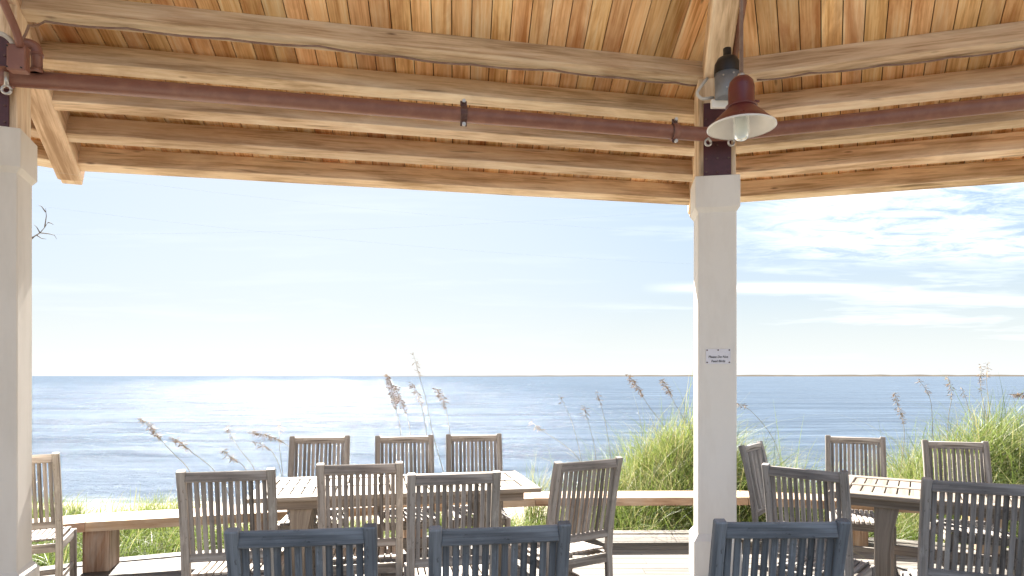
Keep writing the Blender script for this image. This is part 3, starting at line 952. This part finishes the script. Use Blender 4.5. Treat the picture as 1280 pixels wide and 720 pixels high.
# ------------------------------------------------------------------ dune grass (uncountable) and sea oats (individuals)
def blades(n, pos, hmin, hmax, wid=.006, seed=0, lean=.45, dead=.2, wind=(.25, -.05)):
    r = np.random.RandomState(seed)
    x, y = pos(n, r); n = len(x)
    z = ground(x, y) - .02
    hgt = r.uniform(hmin, hmax, n) * (.6 + .75 * vnoise(x, y, 2.3, 4))
    az = r.uniform(0, 2 * np.pi, n); ln = np.abs(r.normal(0, lean, n)) + .12
    dx, dy = np.cos(az) * ln + wind[0], np.sin(az) * ln + wind[1]
    fa = r.uniform(0, np.pi, n); wx, wy = np.cos(fa) * wid, np.sin(fa) * wid
    K = 5
    V = np.zeros((n, K, 2, 3))
    for k in range(K):
        s = k / (K - 1)
        bx = x + dx * hgt * s ** 1.9; by = y + dy * hgt * s ** 1.9
        bz = z + hgt * (s - .38 * np.hypot(dx, dy) * s ** 2.4)
        t = (1 - s) ** .6 * .9 + .1
        for q, sg in ((0, -1), (1, 1)):
            V[:, k, q, 0] = bx + sg * wx * t; V[:, k, q, 1] = by + sg * wy * t; V[:, k, q, 2] = bz
    base = np.arange(n)[:, None] * (2 * K) + np.arange(K - 1)[None] * 2
    Fc = np.stack([base, base + 1, base + 3, base + 2], -1).reshape(-1, 4)
    b = np.clip(r.normal(.42, .16, n) + (vnoise(x, y, 1.3, 8) - .5) * .5, 0, .8); b[r.rand(n) < dead] = .93
    bvf = np.repeat(b, K - 1)
    sv = np.array([[k / (K - 1), (k + 1) / (K - 1)] for k in range(K - 1)])
    uv = np.zeros((n, K - 1, 4, 2)); uv[:, :, 0, 1] = sv[:, 0]; uv[:, :, 1, 1] = sv[:, 0]; uv[:, :, 2, 1] = sv[:, 1]; uv[:, :, 3, 1] = sv[:, 1]
    return V.reshape(-1, 3), Fc, bvf, uv.reshape(-1, 2)
def clumps(centers, spread):
    def pos(n, r):
        c = np.array(centers); i = r.randint(0, len(c), n)
        a = r.uniform(0, 2 * np.pi, n); q = np.sqrt(r.rand(n)) * spread * (c[i, 2] if c.shape[1] > 2 else 1)
        x, y = c[i, 0] + np.cos(a) * q, c[i, 1] + np.sin(a) * q
        keep = np.array([yy > deck_edge(xx) + .1 for xx, yy in zip(x, y)])
        return x[keep], y[keep]
    return pos
def band(x0, x1, d0, d1, thr=.45, fs=.8):
    def pos(n, r):
        x = r.uniform(x0, x1, n); y = np.array([deck_edge(v) for v in x]) + r.uniform(d0, d1, n)
        k = vnoise(x, y, fs, 5) > thr
        return x[k], y[k]
    return pos
def mound_pos(ms, k=1.25):
    def pos(n, r):
        i = r.randint(0, len(ms), n); m = np.array(ms)[i]
        x = m[:, 0] + r.normal(0, .62, n) * m[:, 2] * k; y = m[:, 1] + r.normal(0, .6, n) * m[:, 3] * k
        keep = np.array([yy > deck_edge(xx) + .08 for xx, yy in zip(x, y)]) & (vnoise(x, y, 1.5, 6) > .28)
        return x[keep], y[keep]
    return pos
sets = [
    blades(30000, mound_pos([MOUNDS[0], MOUNDS[1], MOUNDS[1], MOUNDS[4]]), .45, .95, .0042, 1, .8, .2),
    blades(6000, mound_pos([MOUNDS[2]]), .3, .6, .0045, 2, .5, .25),
    blades(9000, band(1.0, 8.0, .12, 1.3, .25), .3, .6, .0045, 3, .6, .12),
    blades(22000, band(-7.5, -1.0, .12, 2.6, .22), .24, .44, .0045, 4, .7, .1),
    blades(8000, band(-2.5, 1.5, .15, 2.2, .42, 1.4), .2, .38, .004, 5, .7, .2),
    blades(1500, mound_pos([MOUNDS[0], MOUNDS[1], MOUNDS[1], MOUNDS[4]], 1.35), .9, 1.35, .004, 15, 1.05, .3, (.1, -.1)),
    blades(1400, band(1.2, 7.5, .15, 2.0, .3), .6, 1.0, .0035, 16, .9, .5),
    blades(2200, clumps([(-4.9, 7.4, 1.2), (-4.2, 7.8, .8), (-5.6, 7.5, .9)], .5), .3, .55, .0045, 6, .6, .1),
    blades(700, clumps([(-.75, 7.3, .6), (-.45, 7.5, .5), (-.95, 7.6, .5)], .35), .5, .95, .004, 7, .35, .2),
    blades(500, clumps([(.55, 8.0, .5), (1.05, 8.2, .6), (.3, 8.6, .4)], .4), .5, .9, .0035, 8, .3, .35),
]
off = 0; VV, FF, BB, UU = [], [], [], []
for V_, F_, B_, U_ in sets:
    VV.append(V_); FF.append(F_ + off); BB.append(B_); UU.append(U_); off += len(V_)
VV, FF, BB, UU = np.concatenate(VV), np.concatenate(FF), np.concatenate(BB), np.concatenate(UU)
me = bpy.data.meshes.new('dune_grass')
me.vertices.add(len(VV)); me.vertices.foreach_set('co', VV.ravel())
me.loops.add(len(FF) * 4); me.loops.foreach_set('vertex_index', FF.ravel().astype(np.int32))
me.polygons.add(len(FF)); me.polygons.foreach_set('loop_start', np.arange(0, len(FF) * 4, 4, dtype=np.int32))
me.update(calc_edges=True)
me.uv_layers.new(name='UVMap').data.foreach_set('uv', UU.ravel())
me.attributes.new('bv', 'FLOAT', 'FACE').data.foreach_set('value', BB)
me.materials.append(M['grass'])
g = bpy.data.objects.new('dune_grass', me); COL.objects.link(g); tag(g, 'long arching green and straw dune grass behind the bench', 'grass', kind='stuff')

def sea_oat(pts, Z, head, label, drop=1.0, dens=1.0, seed=0):
    """pts: pixels from the tip down to where the stem leaves the picture; rooted in the dune below"""
    r = random.Random(seed)
    P = [W(px, py, Z + .0) for px, py in pts]
    low = P[-1]
    d = (P[-1] - P[-2]).normalized()
    root = Vector((low.x + (d.x * .15), low.y + r.uniform(-.05, .05), float(ground(low.x + d.x * .15, low.y)) - .03))
    ctrl = P + [low.lerp(root, .5) + Vector((d.x * .03, 0, 0)), root]
    # smooth
    out = []
    for i in range(len(ctrl) - 1):
        p0, p1, p2, p3 = ctrl[max(i - 1, 0)], ctrl[i], ctrl[i + 1], ctrl[min(i + 2, len(ctrl) - 1)]
        for k in range(5):
            s = k / 5
            out.append(.5 * ((2 * p1) + (p2 - p0) * s + (2 * p0 - 5 * p1 + 4 * p2 - p3) * s * s + (3 * p1 - p0 - 3 * p2 + p3) * s ** 3))
    out.append(ctrl[-1])
    for i, p in enumerate(out): p.y += .05 * math.sin(i * .35 + seed)
    e = empty('sea_oats', root, 0, label, 'sea oats', 'sea oats behind the deck')
    n = len(out)
    mb = MB(); mb.tube([p - root for p in out], .003, 5, rs=[.0012 + .0032 * (i / (n - 1)) ** .7 for i in range(n)])
    mb.build('stem', M['straw'], e)
    # seed head: spikelets hanging along the first part of the stem
    cum = [0]
    for a, b in zip(out, out[1:]): cum.append(cum[-1] + (b - a).length)
    mb = MB()
    m = int(85 * dens * head / .3)
    for k in range(m):
        s = r.random() * head
        i = next(i for i in range(n - 1) if cum[i + 1] >= s or i == n - 2)
        q = out[i].lerp(out[i + 1], min(1, (s - cum[i]) / max(1e-6, cum[i + 1] - cum[i])))
        a = r.uniform(0, 2 * math.pi); ln = r.uniform(.02, .07) * (.6 + .8 * math.sin(math.pi * min(1, s / head * .9 + .1)))
        dirv = Vector((math.cos(a) * .75, math.sin(a) * .5, r.uniform(-.9, .25) * drop)).normalized()
        tip = q + dirv * ln
        sd = dirv.cross(Vector((r.uniform(-1, 1), r.uniform(-1, 1), r.uniform(-1, 1)))).normalized()
        w = r.uniform(.0025, .005)
        b0 = len(mb.v)
        md = q.lerp(tip, .6)
        mb.v.extend([q - root, md + sd * w - root, tip - root, md - sd * w - root, md + sd.cross(dirv) * w * .6 - root])
        for fc in ((b0, b0 + 1, b0 + 4), (b0 + 1, b0 + 2, b0 + 4), (b0 + 2, b0 + 3, b0 + 4), (b0 + 3, b0, b0 + 4)):
            mb.face(fc, [(0, 0)] * 3, r.random())
    mb.build('seed_head', M['seed'], e)
    return e
SO = [
    ([(172, 523), (190, 538), (207, 552), (220, 570), (233, 588), (250, 620)], 7.0, .36, 1.3, 'bent sea oats with the heaviest seed head left of the left table'),
    ([(213, 548), (228, 553), (245, 567), (265, 588), (285, 620)], 7.1, .3, 1.0, 'sea oats stalk curving right behind the heaviest seed head at left'),
    ([(284, 532), (295, 550), (304, 568), (316, 588), (325, 615)], 7.2, .18, .5, 'thin sparse sea oats stalk above the left table end'),
    ([(280, 561), (291, 572), (301, 582), (310, 600)], 7.0, .22, .8, 'short dark sea oats tuft low beside the left table end'),
    ([(316, 539), (338, 546), (356, 556), (372, 566), (395, 585), (410, 615)], 7.0, .36, 1.2, 'sea oats with drooping beaded seed head behind the leftmost far chair'),
    ([(318, 553), (335, 562), (350, 585), (358, 615)], 7.1, .2, .7, 'small sea oats stalk leaning left behind the leftmost far chair'),
    ([(347, 528), (348, 555), (355, 590), (357, 615)], 7.3, .15, .4, 'thin upright sea oats stalk beside the leftmost far chair'),
    ([(483, 468), (490, 488), (495, 508), (499, 530), (501, 560), (503, 600)], 7.4, .42, 1.7, 'bushy tan sea oats head, leftmost of the tall central cluster'),
    ([(493, 482), (503, 505), (510, 525), (514, 560), (516, 600)], 7.45, .35, 1.2, 'bushy sea oats head tucked just behind the leftmost tall one'),
    ([(515, 478), (522, 492), (528, 515), (533, 545), (537, 600)], 7.5, .3, .7, 'sparse sea oats stalk in the centre of the tall cluster'),
    ([(517, 440), (524, 470), (531, 497), (541, 540), (555, 590), (560, 620)], 7.4, .3, .35, 'tallest sea oats stalk rising above the horizon'),
    ([(545, 485), (553, 500), (558, 515), (562, 535), (566, 570), (567, 610)], 7.5, .3, 1.1, 'sea oats head at the right side of the tall central cluster'),
    ([(663, 527), (685, 543), (705, 556), (722, 572), (735, 600)], 7.8, .2, .5, 'thin sea oats stalk leaning far left above the lone angled chair'),
    ([(699, 494), (712, 520), (722, 555), (728, 585), (730, 610)], 8.0, .12, .3, 'dark bare sea oats stem above the lone angled chair'),
    ([(729, 507), (737, 535), (744, 565), (747, 600)], 8.1, .2, .5, 'thin sea oats stalk in middle of the group above the lone chair'),
    ([(745, 488), (753, 515), (760, 545), (766, 590)], 8.1, .2, .5, 'tall thin sea oats stalk nearest the grassy mound on its left'),
    ([(783, 467), (797, 485), (812, 508), (828, 530), (842, 555), (848, 580)], 8.2, .38, 1.4, 'leaning sea oats with brown head on the mound by the column'),
    ([(826, 474), (837, 490), (846, 508), (856, 530), (860, 560)], 8.3, .3, 1.3, 'sea oats with tan head close beside the central column'),
    ([(922, 504), (938, 512), (953, 530), (968, 555), (978, 585)], 8.0, .15, .7, 'arching sea oats stem just right of the central column'),
    ([(1121, 490), (1124, 510), (1127, 535), (1128, 575), (1128, 600)], 7.8, .4, .9, 'upright dark sea oats stalk between the two far chairs at right'),
    ([(1149, 473), (1157, 490), (1163, 515), (1169, 545), (1172, 580)], 8.0, .25, .5, 'thin sea oats stalk on the left slope of the right mound'),
    ([(1184, 470), (1186, 495), (1187, 520), (1188, 570)], 8.1, .3, .6, 'straight sea oats stalk rising from the right mound'),
    ([(1197, 483), (1208, 505), (1219, 528), (1226, 560)], 8.1, .15, .4, 'dark leaning stem in middle of the right mound'),
    ([(1223, 456), (1228, 480), (1232, 505), (1235, 545)], 8.1, .35, .6, 'tallest sea oats stalk on the right mound'),
    ([(1235, 452), (1237, 480), (1238, 520), (1239, 550)], 8.3, .25, .4, 'faint tall sea oats stalk furthest right on the mound top'),
    ([(1270, 493), (1285, 496), (1296, 520), (1300, 560)], 7.6, .2, 1.5, 'drooping sea oats head at the right edge of the picture'),
]
for i, (pts, Zd, hd, dn, lab) in enumerate(SO): sea_oat(pts, Zd, hd, lab, 1.0, dn, i + 1)

# bare dead shrub whose twigs show beside the left column
ds = empty('dead_tree', (-5.55, 7.0, float(ground(-5.55, 7.0))), 0, 'slim bare dead tree whose twigs show right of the left column', 'tree')
base = Vector(ds.location)
tr = [base, Vector((-5.52, 7.0, 1.6)), Vector((-5.5, 7.02, 2.7)), W(26, 310, 7.0), W(42, 296, 7.0)]
mb = MB(); mb.tube([p - base for p in tr], .02, 8, rs=[.03, .024, .018, .012, .009]); mb.build('trunk', M['bark'], ds)
mb = MB()
for pts in ([(42, 296), (50, 291), (56, 284), (60, 278)], [(56, 284), (58, 270), (57, 260)], [(50, 291), (60, 292), (68, 294), (71, 299)], [(50, 291), (46, 284), (42, 280)],
            [(60, 278), (64, 279), (67, 281)], [(46, 294), (52, 298), (58, 299)], [(57, 265), (52, 258), (48, 256)]):
    mb.tube([W(a, b, 7.0) - base for a, b in pts], .004, 5, rs=[.007 - .0055 * k / (len(pts) - 1) for k in range(len(pts))])
mb.build('twigs', M['bark'], ds)

# ------------------------------------------------------------------ camera
cam = bpy.data.cameras.new('camera'); co = bpy.data.objects.new('camera', cam); COL.objects.link(co)
co.location = (0, 0, H); co.rotation_euler = (math.radians(90), 0, 0)
cam.sensor_width = 36; cam.lens = F / 1280 * 36; cam.shift_y = (HY - 360) / 1280; cam.clip_end = 60000; cam.clip_start = .05
S.camera = co

# ------------------------------------------------------------------ light
SKY_K = .98
SUN_AZ, SUN_EL = math.radians(-20), math.radians(41)   # azimuth from straight ahead (+Y), negative to the left
sd = Vector((math.sin(SUN_AZ) * math.cos(SUN_EL), math.cos(SUN_AZ) * math.cos(SUN_EL), math.sin(SUN_EL)))
sl = bpy.data.lights.new('sun', 'SUN'); sl.energy = 4.0; sl.angle = math.radians(.5); sl.color = (1, .95, .87)
so = bpy.data.objects.new('sun', sl); COL.objects.link(so); so.rotation_euler = sd.to_track_quat('Z', 'Y').to_euler(); so.location = (0, 0, 12)

wd = bpy.data.worlds.new('World'); S.world = wd; wd.use_nodes = True
t = NT(wd.node_tree)
bg = wd.node_tree.nodes['Background']
sky = t.new('ShaderNodeTexSky', sky_type='NISHITA')
sky.sun_disc = False; sky.sun_elevation = SUN_EL; sky.sun_rotation = SUN_AZ; sky.air_density = 1.0; sky.dust_density = .3; sky.ozone_density = 1.2; sky.altitude = 0
d = t.new('ShaderNodeTexCoord').outputs['Generated']
sep = t.new('ShaderNodeSeparateXYZ'); t.set(sep.inputs[0], d)
dx, dy, dz = sep.outputs
zc = t.math('ADD', t.math('MAXIMUM', dz, 0.0), .06)
cv = t.new('ShaderNodeCombineXYZ'); t.set(cv.inputs[0], t.math('DIVIDE', dx, zc)); t.set(cv.inputs[1], t.math('DIVIDE', dy, zc))
# mottled high cloud to the right
n1 = t.noise(t.mapping(cv.outputs[0], (1.0, 1.6, 1)), 3.2, 7, .68, .5)
n0 = t.noise(t.mapping(cv.outputs[0], (.5, .9, 1), (4, 1, 0)), 1.0, 3, .5)
az = t.math('DIVIDE', dx, t.math('MAXIMUM', dy, .05))
el = t.math('DIVIDE', dz, t.math('MAXIMUM', dy, .05))
mr = t.math('MULTIPLY', t.ramp(az, [(.28, 0.0), (.5, 1.0)]), t.ramp(el, [(.165, 0.0), (.2, 1.0)]))
cl = t.math('MULTIPLY', t.ramp(t.math('ADD', t.math('MULTIPLY', n1, .6), t.math('MULTIPLY', n0, .4)), [(.42, 0.0), (.6, 1.0)]), mr)
# thin low streaks
sv = t.new('ShaderNodeCombineXYZ'); t.set(sv.inputs[0], t.math('MULTIPLY', az, 2.2)); t.set(sv.inputs[1], t.math('MULTIPLY', el, 26.0))
n2 = t.noise(sv.outputs[0], 1.0, 6, .6, .3)
st = t.math('MULTIPLY', t.ramp(n2, [(.52, 0.0), (.68, 1.0)]), t.ramp(el, [(.02, 0.0), (.08, .8), (.3, .5)]))
band = t.math('MULTIPLY', t.ramp(t.math('ABSOLUTE', t.math('SUBTRACT', t.math('ADD', el, t.math('MULTIPLY', n2, .012)), .143)), [(.002, .9), (.009, 0.0)]), t.math('MULTIPLY', t.ramp(az, [(.2, 0.0), (.36, 1.0)]), t.ramp(az, [(.5, 1.0), (.62, 0.0)])))
cl = t.math('MAXIMUM', cl, band)
cloud = t.math('MAXIMUM', cl, t.math('MULTIPLY', st, t.ramp(az, [(-.5, .12), (.1, .15), (.45, .7)])))
skyc = sky.outputs[0]
bwn = t.new('ShaderNodeRGBToBW'); t.set(bwn.inputs[0], skyc)
vm = t.new('ShaderNodeVectorMath', operation='SCALE'); t.set(vm.inputs[0], skyc)
t.set(vm.inputs['Scale'], t.math('DIVIDE', 1.0, t.math('ADD', 1.0, t.math('MULTIPLY', bwn.outputs[0], SKY_K))))
# pale milky air low over the sea
veil = t.math('MULTIPLY', t.ramp(t.math('ABSOLUTE', el), [(0.0, 1.0), (.12, .55), (.4, 0.0)]), .85)
# forward scattering of the haze round the sun
dt = t.new('ShaderNodeVectorMath', operation='DOT_PRODUCT'); t.set(dt.inputs[0], d); dt.inputs[1].default_value = sd
aur = t.math('MULTIPLY', t.ramp(dt.outputs['Value'], [(.7, 0.0), (1.0, 1.0)]), .5)
base_c = t.mix(aur, t.mix(veil, vm.outputs[0], (1.36, 1.43, 1.49)), (1.62, 1.64, 1.66))
t.set(bg.inputs['Color'], t.mix(t.math('MULTIPLY', cloud, .85), base_c, (2.2, 2.24, 2.28))); bg.inputs['Strength'].default_value = .1

S.render.engine = 'CYCLES'
S.cycles.use_denoising = True
S.cycles.max_bounces = 8; S.cycles.diffuse_bounces = 5; S.cycles.glossy_bounces = 3; S.cycles.transmission_bounces = 4
S.cycles.sample_clamp_indirect = 8
vs = S.view_settings
vs.view_transform = 'Standard'; vs.look = 'None'; vs.gamma = 1; vs.use_curve_mapping = False; vs.exposure = 2.95
